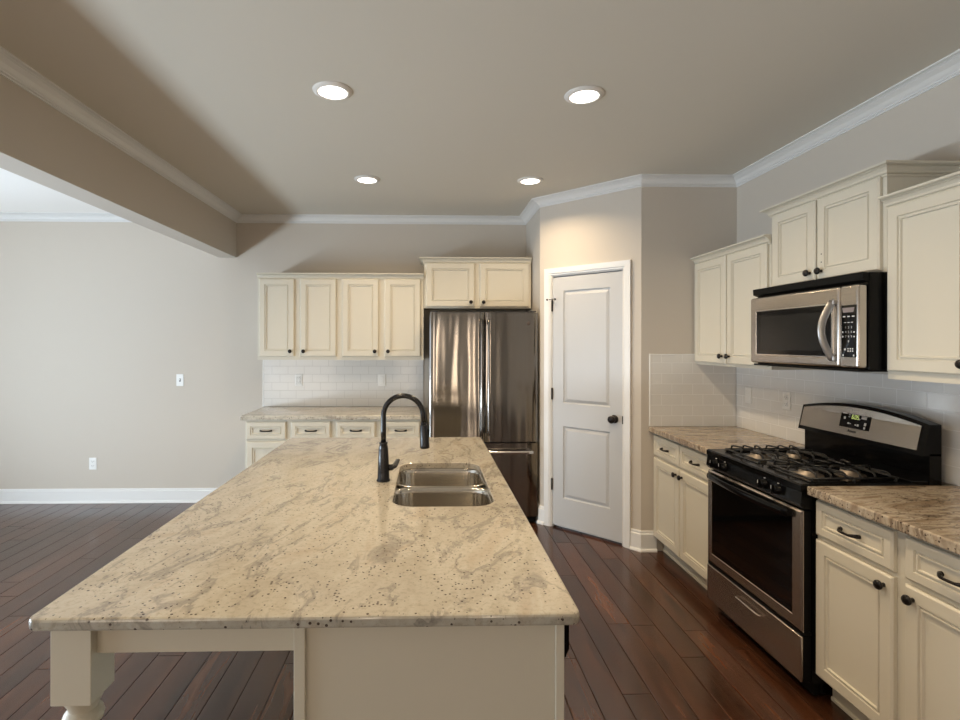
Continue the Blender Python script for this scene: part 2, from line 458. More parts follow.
# pantry wall at 45 degrees with its door
PL = math.hypot(B[0] - A[0], B[1] - A[1]); PA = math.atan2(B[1] - A[1], B[0] - A[0])
D0, D1, DZ = 0.118, 0.726, 2.078
pw = MB()
t_ = math.tan(PI / 8) * .10
def wedge(x0, x1, z0, z1, l=0.0, r=0.0):
    pts = [(x0, 0), (x1, 0), (x1 + r, .10), (x0 + l, .10)]
    bot = [(p[0], p[1], z0) for p in pts]; top = [(p[0], p[1], z1) for p in pts]
    pw.face(bot); pw.face(top)
    for k in range(4):
        k2 = (k + 1) % 4; pw.face([bot[k], bot[k2], top[k2], top[k]])
wedge(0, D0, 0, H, l=t_); wedge(D1, PL, 0, H, r=-t_ + .08); wedge(D0, D1, DZ, H)
struct(pw, 'wall_pantry', WALL, loc=(A[0], A[1], 0), rotz=PA)
# door: leaf, hinges, knob
door = empty('door_1', (A[0], A[1], 0), PA, kind='structure')
LV = [(.005, .009), (.013, .011), (.016, .008), (.032, .002), (.034, .001)]
lw, lz = D1 - D0 - .008, DZ - .012
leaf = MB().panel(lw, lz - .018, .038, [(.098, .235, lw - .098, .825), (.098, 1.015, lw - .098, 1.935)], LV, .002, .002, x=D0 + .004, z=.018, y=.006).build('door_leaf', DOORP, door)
for hz in (0.355, 1.105, 1.835):
    hb = MB()
    hb.lathe([(0, 0), (.004, 0), (.0065, .004), (.0065, .092), (.004, .096), (0, .098)], (D0 + .002, -.004, hz - .049), n=12)
    hb.box(D0 - .010, D0 + .002, -.003, -.0005, hz - .045, hz + .045)
    hb.build('hinge', BRONZE, door)
st = MB()      # hinge-pin door stop on the top hinge
st.tube([(D0 - .033, -.016, 1.885), (D0 + .002, -.008, 1.887), (D0 + .036, -.018, 1.885)], .003, 8)
st.lathe([(0, 0), (.008, .001), (.008, .010), (0, .012)], (D0 - .036, -.014, 1.885), '-y', 12)
st.lathe([(0, 0), (.008, .001), (.008, .010), (0, .012)], (D0 + .039, -.016, 1.885), '-y', 12)
st.build('door_stop', BRONZE, door)
KN = [(0, 0), (.032, 0), (.032, .004), (.027, .008), (.012, .011), (.010, .030), (.022, .036), (.029, .046), (.029, .056), (.020, .066), (0, .069)]
MB().lathe(KN, (D1 - .068, .006, .946), '-y', 24).build('door_knob', BRONZE, door)
MB().box(D1 - .004, D1 + .004, -.002, .010, .915, .975).build('strike_plate', BRONZE, door)
# casing and jamb
cs = MB()
CW = .062
CP = [(0, 0), (.006, .010), (.014, .012), (.020, .017), (.045, .019), (.056, .021), (CW, .021), (CW, 0)]
def casing(mb, a, b, zt, prof, off):
    rows = []
    for o, d in prof:
        o2 = o + off
        rows.append([(a - o2, -d, 0), (a - o2, -d, zt + o2), (b + o2, -d, zt + o2), (b + o2, -d, 0)])
    for r0, r1 in zip(rows, rows[1:]):
        for k in range(3): mb.face([r0[k], r0[k + 1], r1[k + 1], r1[k]])
    for k in range(3):
        mb.face([rows[0][k], rows[0][k + 1], rows[-1][k + 1], rows[-1][k]])
    mb.face([r[0] for r in rows]); mb.face([r[3] for r in rows])
casing(cs, D0, D1, DZ, CP, .003)
struct(cs, 'trim_1', TRIM, loc=(A[0], A[1], 0), rotz=PA)
jb = MB().box(D0 - .001, D0 + .003, 0, .10, 0, DZ).box(D1 - .003, D1 + .001, 0, .10, 0, DZ).box(D0, D1, 0, .10, DZ - .003, DZ + .001)
jb.box(D0, D1, .046, .10, 0, DZ)
struct(jb, 'trim_2', TRIM, loc=(A[0], A[1], 0), rotz=PA)

CROWN = [(0, -.078), (.008, -.078), (.008, -.071), (.004, -.069), (.014, -.065), (.014, -.059), (.010, -.057), (.020, -.050), (.034, -.034), (.056, -.021), (.053, -.018), (.066, -.013), (.063, -.010), (.080, -.008), (.080, 0), (0, 0)]
CROWN = [(q[0] * .97, q[1] * .88) for q in CROWN]
struct(MB().sweep([(XB1, YF), (XB1, YB), (A[0], YB), A, B, (XR, YR), (XR, YF)], CROWN, H), 'trim_3', TRIM)
struct(MB().sweep([(XL, YF), (XL, YB), (XB0, YB), (XB0, YF)], CROWN, H), 'trim_4', TRIM)
BASE = [(0, .134), (.006, .134), (.009, .126), (.009, .121), (.004, .119), (.010, .114), (.015, .110), (.015, .022), (.024, .018), (.028, .008), (.028, 0), (0, 0)]
struct(MB().sweep([(XL, YF), (XL, -.9)], BASE), 'baseboard_left', TRIM)
struct(MB().sweep([(XL, 3.6), (XL, YB), (-1.545, YB)], BASE), 'baseboard_back', TRIM)
def onp(s_): return (A[0] + (B[0] - A[0]) * s_ / PL, A[1] + (B[1] - A[1]) * s_ / PL)
BASE2 = [(q[0], q[1] + (.016 if q[1] > .1 else 0)) for q in BASE]
struct(MB().sweep([(A[0], YB - .01), A, onp(D0 - .066)], BASE2), 'baseboard_alcove', TRIM)
struct(MB().sweep([onp(D1 + .066), B, (1.672, YR)], BASE2), 'baseboard_pantry', TRIM)

# ------------------------------------------------------------------ cabinets
CAB_CROWN = [(0, -.052), (.007, -.052), (.007, -.045), (.003, -.043), (.012, -.038), (.014, -.030), (.024, -.019), (.032, -.016), (.029, -.013), (.036, -.011), (.045, -.009), (.045, 0), (0, 0)]
LEVELS = [(.0025, .007), (.0075, .007), (.0095, .0015), (.0145, .0015), (.017, .0095)]
KNOB = [(0, 0), (.007, 0), (.006, .010), (.007, .014), (.0145, .018), (.0155, .023), (.013, .028), (0, .030)]
def knob(parent, x, z, y=-.02):
    return MB().lathe([(a * 1.12, b) for a, b in KNOB], (x, y, z), '-y', 20).build('knob', BRONZE, parent)
def pull(parent, x, z, y=-.02, w=.088):
    mb = MB(); pts = []; rr = []
    for k in range(13):
        u = k / 12; s_ = math.sin(PI * min(1, max(0, u)))
        pts.append((x + (u - .5) * w, y - .006 - .020 * min(1, s_ * 1.6), z - .002 * s_)); rr.append(.0075 - .003 * min(1, s_ * 1.4))
    mb.tube(pts, rr, 10, flat=(1, 1.15))
    for q in (-.5, .5): mb.lathe([(0, 0), (.009, 0), (.008, .005), (.006, .010), (0, .011)], (x + q * w, y, z), '-y', 14)
    return mb.build('pull_handle', BRONZE, parent)
def rail_w(w, h): return min(.050, h * .27)
def door_front(root, x0, x1, z0, z1, kx=None, kz=None, mat=None):
    w, h = x1 - x0, z1 - z0; r = .050
    o = MB().panel(w, h, .0195, [(r, r, w - r, h - r)], LEVELS, .006, .007, x=x0, z=z0, y=-.020).build('door', mat or CREAM, root)
    if kx is not None: knob(o, kx, kz)
    return o
def drawer_front(root, x0, x1, z0, z1, mat=None):
    w, h = x1 - x0, z1 - z0; r = .034
    o = MB().panel(w, h, .0195, [(r, r, w - r, h - r)], LEVELS, .006, .007, x=x0, z=z0, y=-.020).build('drawer', mat or CREAM, root)
    pull(o, (x0 + x1) / 2, (z0 + z1) / 2)
    return o
def base_cabinet(loc, rotz, w, d, label, group, cols, left_stile=.025):
    """face frame plane at local y = 0; body behind it; front faces local -y"""
    r = empty('base_cabinet', loc, rotz, label=label, cat='cabinet', group=group)
    MB().box(0, w, 0, d, .105, .872).build('body', CREAM, r)
    MB().box(.0, w, .065, .085, 0, .104).box(0, w, .056, .0648, 0, .018, .004).build('toe_kick', CREAM, r)
    for x0, x1, side in cols:
        drawer_front(r, x0, x1, .712, .857)
        kx = x1 - .033 if side == 'R' else x0 + .033
        door_front(r, x0, x1, .118, .693, kx, .652)
    return r
def wall_cabinet(loc, rotz, w, d, z0, z1, label, group, cols, crown=(True, True), dz=(.03, .05), kz=.047):
    r = empty('wall_cabinet', (loc[0], loc[1], z0), rotz, label=label, cat='cabinet', group=group)
    h = z1 - z0
    b = MB().box(0, w, 0, d, 0, h - .012)
    b.build('body', CREAM, r)
    for x0, x1, side in cols:
        kx = x1 - .033 if side == 'R' else x0 + .033
        door_front(r, x0, x1, dz[0], h - dz[1], kx, dz[0] + kz)
    e = .0005
    path = [(w, -e), (0, -e)]
    if crown[1]: path = [(w + e, d - .002)] + [(w + e, -e)] + path[1:]
    if crown[0]: path = path[:-1] + [(-e, -e), (-e, d - .002)]
    path = path[::-1]
    # the path runs left to right so that its right hand side is the room
    MB().sweep([(p[0], p[1]) for p in path], CAB_CROWN, h).build('crown_moulding', CREAM, r)
    return r

yb = YB - .002
# back wall
XC0, XC1, XC2 = -1.539, -0.790, -0.040
G = 'base cabinets along the back wall'
base_cabinet((XC0, 4.42, 0), 0, XC1 - XC0 - .001, yb - 4.42, 'cream base cabinet at the left end of the back wall run, beside open grey wall', G,
             [(.015, .345, 'R'), (.392, .717, 'L')])
base_cabinet((XC1, 4.42, 0), 0, XC2 - XC1 - .001, yb - 4.42, 'cream base cabinet of the back wall run standing right next to the refrigerator', G,
             [(.020, .345, 'R'), (.400, .720, 'L')])
G = 'wall cabinets along the back wall'
wall_cabinet((XC0 + .010, 4.708), 0, XC1 - XC0 - .011, yb - 4.708, 1.371, 2.147, 'cream two-door wall cabinet at the far left end of the back wall', G,
             [(.017, .330, 'R'), (.383, .705, 'L')], crown=(False, False))
wall_cabinet((XC1, 4.708), 0, XC2 - XC1 - .001, yb - 4.708, 1.371, 2.147, 'cream two-door wall cabinet on the back wall, the one nearer the refrigerator', G,
             [(.020, .345, 'R'), (.398, .722, 'L')], crown=(False, False))
wall_cabinet((-.036, 4.708), 0, .970, yb - 4.708, 1.838, 2.294, 'short cream two-door wall cabinet above the refrigerator', None,
             [(.018, .455, 'R'), (.503, .952, 'L')], crown=(True, False), dz=(.012, .048), kz=.042)

# right wall: local x runs towards the camera, local -y faces the room
xb = XR - .002
XF, XU = 1.664, 1.967
RZ = -PI / 2
Y1, Y2 = 2.945, 2.180     # range and microwave bay
base_cabinet((XF, YR - .002, 0), RZ, YR - .002 - Y1 - .003, xb - XF, 'cream base cabinet in the far corner between the grey return wall and the range', 'base cabinets along the right wall',
             [(.018, .402, 'R'), (.415, .815, 'L')])
base_cabinet((XF, Y2 + .002, 0), RZ, .782, xb - XF, 'cream base cabinet nearest the camera, right of the range', 'base cabinets along the right wall',
             [(.009, .377, 'R'), (.423, .775, 'L')])
G = 'wall cabinets along the right wall'
wall_cabinet((XU, YR - .002), RZ, YR - .002 - 2.936, xb - XU, 1.371, 2.147, 'cream two-door wall cabinet in the far corner, left of the microwave', G,
             [(.012, .408, 'R'), (.424, .823, 'L')], crown=(False, False), dz=(.017, .046), kz=.05)
mwc = wall_cabinet((XU, 2.932), RZ, .747, xb - XU, 1.831, 2.292, 'short cream two-door wall cabinet directly above the microwave', G,
             [(.028, .354, 'R'), (.366, .727, 'L')], crown=(True, True), dz=(.008, .046), kz=.042)
wall_cabinet((XU, 2.180), RZ, .770, xb - XU, 1.371, 2.147, 'cream wall cabinet at the right edge, nearest the camera beside the microwave', G,
             [(.012, .375, 'R'), (.395, .755, 'L')], crown=(False, True), dz=(.034, .045), kz=.042)
for ch in mwc.children:      # two spare screw holes above the knob of the right-hand door
    if ch.name.startswith('door') and min(v.co.x for v in ch.data.vertices) > .36:
        for zz in (1.925, 1.965): MB().lathe([(0, 0), (.0035, 0), (.0035, .0004), (0, .0005)], (.366 + .033, -.0201, zz - 1.831), '-y', 12).build('screw_hole', SLOT, ch)
# ------------------------------------------------------------------ countertops
def slab(name, x0, x1, y0, y1, z0, z1, mat, label, rr=.006):
    o = MB().box(x0, x1, y0, y1, z0, z1, rr, 3).build(name, mat)
    return autosmooth(tag(o, label, 'countertop'))
slab('granite_countertop', -1.572, -.030, 4.392, YB - .002, .874, .912, GRAN_B, 'pale grey-beige granite countertop on the base cabinets along the back wall')
slab('granite_countertop', 1.615, XR - .002, Y1 + .004, YR - .002, .876, .914, GRAN_R, 'brown veined granite countertop in the far corner left of the range')
slab('granite_countertop', 1.615, XR - .002, 1.385, Y2 + .003, .876, .914, GRAN_R, 'brown veined granite countertop right of the range, nearest the camera')

# ------------------------------------------------------------------ tile backsplashes (local x along the wall, local -y to the room)
def splash(loc, rz, w, z0, z1, label, ends='', mat=None):
    r = empty('tile_backsplash', (loc[0], loc[1], z0), rz, label=label, cat='backsplash')
    MB().box(0, w, -.008, -.0005, 0, z1 - z0).build('tiles', mat or TILE, r)
    if 'L' in ends: MB().box(-.012, 0, -.010, -.0005, 0, z1 - z0, .003).build('edge_tile', PAINTG, r)
    if 'R' in ends: MB().box(w, w + .012, -.010, -.0005, 0, z1 - z0, .003).build('edge_tile', PAINTG, r)
    if 'T' in ends: MB().box(-.012 if 'L' in ends else 0, w, -.010, -.0005, z1 - z0, z1 - z0 + .010, .003).build('edge_tile', PAINTG, r)
    return r
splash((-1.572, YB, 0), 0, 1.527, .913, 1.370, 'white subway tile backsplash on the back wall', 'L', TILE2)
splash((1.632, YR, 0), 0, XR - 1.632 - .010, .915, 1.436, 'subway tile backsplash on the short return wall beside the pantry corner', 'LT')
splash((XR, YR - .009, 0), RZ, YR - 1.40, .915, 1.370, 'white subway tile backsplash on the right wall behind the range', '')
# exposed strip of tile under the microwave
tb = empty('tile_backsplash', (XR, 2.932, 1.3705), RZ, label='strip of white wall tile right under the microwave', cat='backsplash')

bpy.data.objects.remove(tb)

# ------------------------------------------------------------------ wall plates
def plate(loc, rz, kind, label, group, gang=1):
    nm = 'wall_outlet' if kind == 'outlet' else 'light_switch'
    r = empty(nm, loc, rz, label=label, cat='outlet' if kind == 'outlet' else 'switch', group=group)
    MB().box(-.035, .035, -.006, -.0003, -.057, .057, .003, 2).build('cover_plate', PLASTW, r)
    if kind == 'outlet':
        for zc in (-.021, .021):
            s = MB().box(-.017, .017, -.0085, -.0055, zc - .0145, zc + .0145, .004, 2).build('socket', PLASTW, r)
            sl = MB().box(-.008, -.0055, -.0090, -.008, zc - .002, zc + .007).box(.0055, .008, -.0090, -.008, zc - .002, zc + .007)
            sl.lathe([(.0022, 0), (.0022, .0006)], (0, -.0084, zc - .008), '-y', 10)
            sl.build('slots', SLOT, s)
    elif kind == 'rocker':
        MB().box(-.017, .017, -.009, -.0055, -.033, .033, .002, 2).build('rocker', PLASTW, r)
    else:
        MB().box(-.005, .005, -.016, -.0055, -.004, .012, .002, 2).build('toggle', PLASTW, r)
        MB().box(-.008, .008, -.0066, -.0055, -.014, .014).build('toggle_slot', SLOT, r)
    return r
plate((-2.368, YB, 1.167), 0, 'toggle', 'white switch plate on the grey wall left of the wall cabinets', None)
plate((-3.186, YB, .372), 0, 'outlet', 'white wall outlet low on the open grey wall above the baseboard', None)
plate((-1.239, YB - .008, 1.167), 0, 'outlet', 'white outlet on the back wall tiles, further from the refrigerator', 'plates on the back wall tiles')
plate((-.443, YB - .008, 1.167), 0, 'rocker', 'white switch plate on the back wall tiles, nearer the refrigerator', 'plates on the back wall tiles')
plate((XR - .008, 3.62, 1.157), RZ, 'rocker', 'white switch plate on the right wall tiles closest to the far corner', 'plates on the right wall tiles')
plate((XR - .008, 3.23, 1.160), RZ, 'outlet', 'white outlet on the right wall tiles nearer the range', 'plates on the right wall tiles')

# ------------------------------------------------------------------ recessed lights
def downlight(x, y, label):
    r = empty('recessed_light', (x, y, H), 0, label=label, cat='ceiling light', group='recessed lights in the kitchen ceiling')
    MB().lathe([(.070, -.012), (.076, -.0125), (.094, -.004), (.096, -.0008), (.070, -.0008), (.070, -.012)], n=40, cap=False).build('trim_ring', RIM, r)
    MB().lathe([(0, -.009), (.069, -.0085), (.069, -.001), (0, -.001)], n=32).build('lens', LENS, r)
    l = bpy.data.lights.new('downlight_lamp', 'AREA'); l.shape = 'DISK'; l.size = .13; l.energy = LAMP_W; l.color = (1.0, .77, .50)
    l.spread = math.radians(145)
    o = bpy.data.objects.new('downlight_lamp', l); C.objects.link(o); o.parent = r; o.location = (0, 0, -.016)
    return r
LAMP_W = 10.5
downlight(-.462, 2.525, 'lit round recessed ceiling light, front left of the four')
downlight(.764, 2.535, 'lit round recessed ceiling light, front right of the four')
downlight(-.454, 3.88, 'lit round recessed ceiling light, back left, towards the back wall cabinets')
downlight(.762, 3.87, 'lit round recessed ceiling light, back right, near the pantry corner')

downlight(-.462, 1.16, 'added out-of-view recessed ceiling light over the near end of the island, on its left')  # pair added out of view as warm fill for beam and base cabinets
downlight(.764, 1.16, 'added out-of-view recessed ceiling light over the near end of the island, on the aisle side')

# ------------------------------------------------------------------ refrigerator
fr = empty('refrigerator', (.014, 4.352, 0), 0, label='stainless steel french door refrigerator with bottom freezer', cat='refrigerator')
W = .912
MB().box(.006, W - .006, .075, YB - 4.352 - .03, .03, 1.765, .004).build('body', FRSIDE, fr)
MB().box(.02, W - .02, .09, .60, 0, .03).build('base_feet', BLACKM, fr)
MB().box(.01, W - .01, .04, .075, .012, .060).build('toe_grille', BLACKM, fr)
def bulge_door(name, x0, x1, z0, z1, mat, parent, d=.070, bul=.014, full=(0, W)):
    """door with a gently bowed front across the full width of the refrigerator"""
    n = 18; t = bmesh.new(); rings = []
    cx, hw = (full[0] + full[1]) / 2, (full[1] - full[0]) / 2
    for k in range(n + 1):
        x = x0 + (x1 - x0) * k / n
        yy = bul * ((x - cx) / hw) ** 2
        e = min(x - x0, x1 - x)
        r = .010
        if e < r: yy += r - math.sqrt(max(0, r * r - (r - e) ** 2))
        rings.append([t.verts.new((x, yy, z0)), t.verts.new((x, yy, z1)), t.verts.new((x, d, z1)), t.verts.new((x, d, z0))])
    for a, b in zip(rings, rings[1:]):
        for k in range(4):
            k2 = (k + 1) % 4; t.faces.new((a[k], a[k2], b[k2], b[k]))
    t.faces.new(rings[0]); t.faces.new(rings[-1])
    mb = MB(); mb.add(t); return autosmooth(mb.build(name, mat, parent))
ld = bulge_door('door', 0, .457, .694, 1.781, STEELV, fr)
rd = bulge_door('door', .464, W, .694, 1.781, STEELV, fr)
fd = bulge_door('freezer_drawer', 0, W, .062, .682, STEELV, fr)
for d_, x in ((ld, .430), (rd, .490)):
    hb = MB().tube([(x, -.042, .755), (x, -.047, .80), (x, -.050, 1.0), (x, -.050, 1.48), (x, -.047, 1.68), (x, -.042, 1.725)], .0125, 14, flat=(1.0, .8))
    for zz in (.785, 1.695): hb.box(x - .011, x + .011, -.045, .003, zz - .018, zz + .018, .004)
    hb.build('handle', STEELV, d_)
hb = MB().tube([(.05, -.040, .615), (.10, -.046, .615), (.45, -.052, .615), (W - .10, -.046, .615), (W - .05, -.040, .615)], .0135, 14, flat=(.8, 1.0))
for xx in (.075, W - .075): hb.box(xx - .020, xx + .020, -.042, .012, .603, .627, .004)
hb.build('handle', CHROME, fd)
MB().lathe([(0, 0), (.017, 0), (.017, .002), (.014, .003), (0, .003)], (.830, .010, 1.690), '-y', 24).build('badge', simple('round_badge', (.16, .13, .12), .35, metal=.8), rd)
for xx in (.04, W - .04): MB().box(xx - .03, xx + .03, .03, .12, 1.788, 1.797, .003).build('hinge_cover', FRSIDE, fr)

# ------------------------------------------------------------------ range (local x towards the camera, local -y to the room)
RW = Y1 - Y2 - .011
rg = empty('gas_range', (1.597, Y1 - .006, 0), RZ, label='stainless steel and black gas range with four burners', cat='stove')
RD = XR - 1.60 - .062
MB().box(.002, RW - .002, .045, RD, .065, .895).build('body', BLACKG, rg)
for q in (.05, RW - .05):
    for p_ in (.12, RD - .06): MB().lathe([(.018, 0), (.018, .01), (.010, .014), (.010, .066)], (q, p_, 0), n=14).build('levelling_foot', BLACKM, rg)
MB().box(.01, RW - .01, .06, .08, .012, .066).build('kick_plate', BLACKM, rg)
# cooktop with raised rim and sunk pan
ct = MB().panel(RW, RD - .075, .030, [(.045, .075, RW - .045, RD - .095)], [(.006, .006), (.012, .010)], .006, .006)
for v in ct.bm.verts: v.co = V(v.co.x, v.co.z - .004, .920 - v.co.y)
autosmooth(ct.build('cooktop', BLACKG, rg), 30)
# control panel
cp_ = MB(); t = bmesh.new(); pr = [(.045, .812), (.006, .815), (-.006, .830), (.000, .885), (.004, .893), (.045, .893)]
ra = [t.verts.new((0.0, a, b)) for a, b in pr]; rb = [t.verts.new((RW, a, b)) for a, b in pr]
t.faces.new(ra); t.faces.new(rb)
for k in range(len(pr)):
    k2 = (k + 1) % len(pr); t.faces.new((ra[k], ra[k2], rb[k2], rb[k]))
cp_.add(t); cpo = cp_.build('control_panel', BLACKG, rg)
for x in (.098, .182, .512, .608):
    kn = MB().lathe([(0, 0), (.024, 0), (.024, .003), (.021, .005), (.020, .020), (.0175, .024), (0, .024)], (x, -.003, .858), '-y', 24)
    kn.box(x - .0045, x + .0045, -.037, -.024, .838, .878, .002)
    ko = kn.build('burner_knob', BLACKG, cpo)
    MB().box(x - .0012, x + .0012, -.0378, -.0368, .862, .877).build('pointer_mark', LEGEND, ko)
    MB().box(x - .004, x + .004, -.0056, -.0010, .884, .887).build('dial_mark', LEGEND, cpo)
# oven door
od = MB().panel(RW - .004, .520, .010, [(.042, .052, RW - .060, .508)], [(.002, .003)], .008, .008, x=.002, z=.285, y=0)
odo = autosmooth(od.build('oven_door', STEELD, rg), 30)
MB().box(.006, RW - .006, .0102, .044, .288, .802).build('door_liner', BLACKM, odo)
MB().box(.046, RW - .064, .0015, .0028, .341, .7890).build('oven_window', GLASSB, odo)
pts = []
for k in range(21):
    u = k / 20; pts.append((.040 + u * (RW - .105), -.016 - .022 * math.sin(PI * u), .776))
hb = MB().tube(pts, .016, 14, flat=(.55, 1.15))
hb.box(.034, .056, -.022, .004, .762, .790, .004).box(RW - .081, RW - .059, -.022, .004, .762, .790, .004)
hb.build('oven_handle', BLACKG, odo)
MB().box(.002, RW - .002, .004, .045, .270, .284).build('door_gap_strip', BLACKM, rg)
# storage drawer
dw = autosmooth(MB().box(.002, RW - .002, -.002, .010, .072, .268, .005, 3).build('storage_drawer', STEELD, rg))
MB().box(.006, RW - .006, .0102, .044, .075, .265).build('drawer_box', BLACKM, dw)
hb = MB().tube([(.302, -.004, .219), (.304, -.014, .219), (.318, -.017, .219), (.473, -.017, .219), (.487, -.014, .219), (.489, -.004, .219)], .006, 12)
hb.build('drawer_handle', STEELP, dw)
# backguard: bowed top edge
def arch(x): u = (x / RW - .5) * 2; return 1.172 + .042 * (1 - u * u)
def guard(x0, x1, y0f, y1f, zb, ztop, n=24):
    t = bmesh.new(); rings = []
    for k in range(n + 1):
        x = x0 + (x1 - x0) * k / n; zt = ztop(x)
        rings.append([t.verts.new(p) for p in ((x, y0f(zb), zb), (x, y0f(zt), zt), (x, y1f, zt), (x, y1f, zb))])
    for a, b in zip(rings, rings[1:]):
        for k in range(4):
            k2 = (k + 1) % 4; t.faces.new((a[k], a[k2], b[k2], b[k]))
    t.faces.new(rings[0]); t.faces.new(rings[-1])
    return t
bg = MB()
bg.add(guard(0, RW, lambda z: RD - .078 + (z - 1.055) * .22, RD, 1.038, arch))
bg.box(.012, RW - .0, RD - .052, RD, .900, 1.046)
bg.box(.004, RW - .004, RD - .125, RD, .900, .932, .006)
bgo = bg.build('backguard', BLACKG, rg)
sp = MB(); sp.add(guard(.016, RW - .030, lambda z: RD - .083 + (z - 1.055) * .22, RD - .06, 1.058, lambda x: arch(x) - .015))
spo = sp.build('backguard_panel', STEELP, bgo)
def gpt(x, z, out=0.0): return (x, RD - .0832 + (z - 1.055) * .22 - out, z)
def gquad(x0, x1, z0, z1, out, name, mat, parent):
    mb = MB(); a = out - .0012
    f = [gpt(x0, z0, out), gpt(x1, z0, out), gpt(x1, z1, out), gpt(x0, z1, out)]; g = [gpt(x0, z0, a), gpt(x1, z0, a), gpt(x1, z1, a), gpt(x0, z1, a)]
    mb.face(f); mb.face(g)
    for k in range(4): mb.face([f[k], f[(k + 1) % 4], g[(k + 1) % 4], g[k]])
    return mb.build(name, mat, parent)
xd0, xd1 = .288, .470
disp = gquad(xd0, xd1, 1.096, 1.176, .001, 'clock_panel', GLASSB, spo)
# seven segment digits 6:05
SEG = {'6': 'acdefg', '0': 'abcdef', '5': 'acdfg'}
def seven(ch, x, z, w, h, mb):
    s = w * .22
    R = {'a': (0, w, h - s, h), 'd': (0, w, 0, s), 'g': (0, w, h / 2 - s / 2, h / 2 + s / 2), 'b': (w - s, w, h / 2, h), 'c': (w - s, w, 0, h / 2), 'e': (0, s, 0, h / 2), 'f': (0, s, h / 2, h)}
    for q in SEG[ch]:
        a, b, c_, d_ = R[q]; P_ = [gpt(x + a, z + c_, .0022), gpt(x + b, z + c_, .0022), gpt(x + b, z + d_, .0022), gpt(x + a, z + d_, .0022)]
        mb.face(P_)
dg = MB(); X0 = xd0 + .070
for ch, dx in (('6', 0), ('0', .018), ('5', .032)): seven(ch, X0 + dx, 1.142, .011, .020, dg)
for zz in (1.146, 1.155): dg.face([gpt(X0 + .0135, zz, .0022), gpt(X0 + .0155, zz, .0022), gpt(X0 + .0155, zz + .003, .0022), gpt(X0 + .0135, zz + .003, .0022)])
dg.build('clock_digits', LCD, disp)
for (dx, zz, w_, h_) in ((.012, 1.163, .026, .003), (.050, 1.158, .010, .003), (.050, 1.148, .010, .003), (.022, 1.136, .012, .012), (.128, 1.158, .032, .003), (.128, 1.148, .030, .008), (.050, 1.114, .012, .008), (.064, 1.115, .008, .004), (.096, 1.112, .010, .006), (.110, 1.110, .010, .010), (.150, 1.118, .012, .014), (.150, 1.102, .010, .010), (.116, 1.142, .006, .006)):
    MB().face([gpt(xd0 + dx, zz, .0022), gpt(xd0 + dx + w_, zz, .0022), gpt(xd0 + dx + w_, zz + h_, .0022), gpt(xd0 + dx, zz + h_, .0022)]).build('touch_key', LEGEND, disp)
def text_mesh(name, body, size, mat, parent, mtx, extrude=.0004):
    cu = bpy.data.curves.new(name, 'FONT'); cu.body = body; cu.size = size; cu.extrude = extrude
    cu.align_x = 'CENTER'; cu.align_y = 'CENTER'; cu.resolution_u = 3
    tmp = bpy.data.objects.new(name, cu); C.objects.link(tmp)
    bpy.context.view_layer.update()
    me = bpy.data.meshes.new_from_object(tmp.evaluated_get(bpy.context.evaluated_depsgraph_get()))
    bpy.data.objects.remove(tmp)
    me.transform(mtx); me.materials.clear(); me.materials.append(mat)
    o = bpy.data.objects.new(name, me); C.objects.link(o); o.parent = parent
    return o
tilt = math.atan(.22)
text_mesh('maker_mark', 'Amana', .019, BLACKM, spo, Matrix.Translation(gpt(.372, 1.081, .0012)) @ Matrix.Rotation(PI / 2 - tilt, 4, 'X'))

# burners and grates
ZC = .912
cyy = [.172, .370]
for bx_ in (.195, RW - .195):
    for by_ in cyy:
        b_ = MB().lathe([(0, -.004), (.062, -.004), (.060, .003), (.040, .008), (.038, .020), (.034, .023), (0, .023)], (bx_, by_, ZC), n=28).build('burner', BURN, rg)
        MB().lathe([(0, .0235), (.036, .0235), (.038, .027), (.034, .032), (0, .033)], (bx_, by_, ZC), n=28).build('burner_cap', IRON, b_)
def bar(mb, pts, r=.0046): mb.tube(pts, r, 8)
for gx in (.195, RW - .195):
    g = MB(); x0, x1, y0, y1, zt = gx - .140, gx + .140, .075, .470, ZC + .040
    # outer frame, legs
    for yy in (y0, y1, (y0 + y1) / 2):
        bar(g, [(x0, yy, ZC + .018), (x1, yy, ZC + .018)])
    for xx in (x0, x1):
        bar(g, [(xx, y0, ZC + .018), (xx, y1, ZC + .018)])
        for yy in (y0 + .01, (y0 + y1) / 2, y1 - .01): g.tube([(xx, yy, ZC - .0005), (xx, yy, ZC + .018)], .006, 8)
    # raised fingers reaching in over each burner
    for by_ in cyy:
        for ang in range(4):
            a = PI / 2 * ang
            if ang in (0, 2):
                sx = 1 if ang == 0 else -1
                P_ = [(gx + sx * .140, by_, ZC + .018), (gx + sx * .132, by_, ZC + .036), (gx + sx * .120, by_, zt), (gx + sx * .030, by_, zt)]
            else:
                sy = 1 if ang == 1 else -1
                P_ = [(gx, by_ + sy * .097, ZC + .018), (gx, by_ + sy * .092, ZC + .036), (gx, by_ + sy * .084, zt), (gx, by_ + sy * .030, zt)]
            bar(g, P_)
        for sx in (-1, 1):
            for sy in (-1, 1):
                P_ = [(gx + sx * .140, by_ + sy * .066, ZC + .018), (gx + sx * .132, by_ + sy * .066, ZC + .036), (gx + sx * .118, by_ + sy * .064, zt), (gx + sx * .060, by_ + sy * .048, zt)]
                bar(g, P_)
    g.build('burner_grate', IRON, rg)

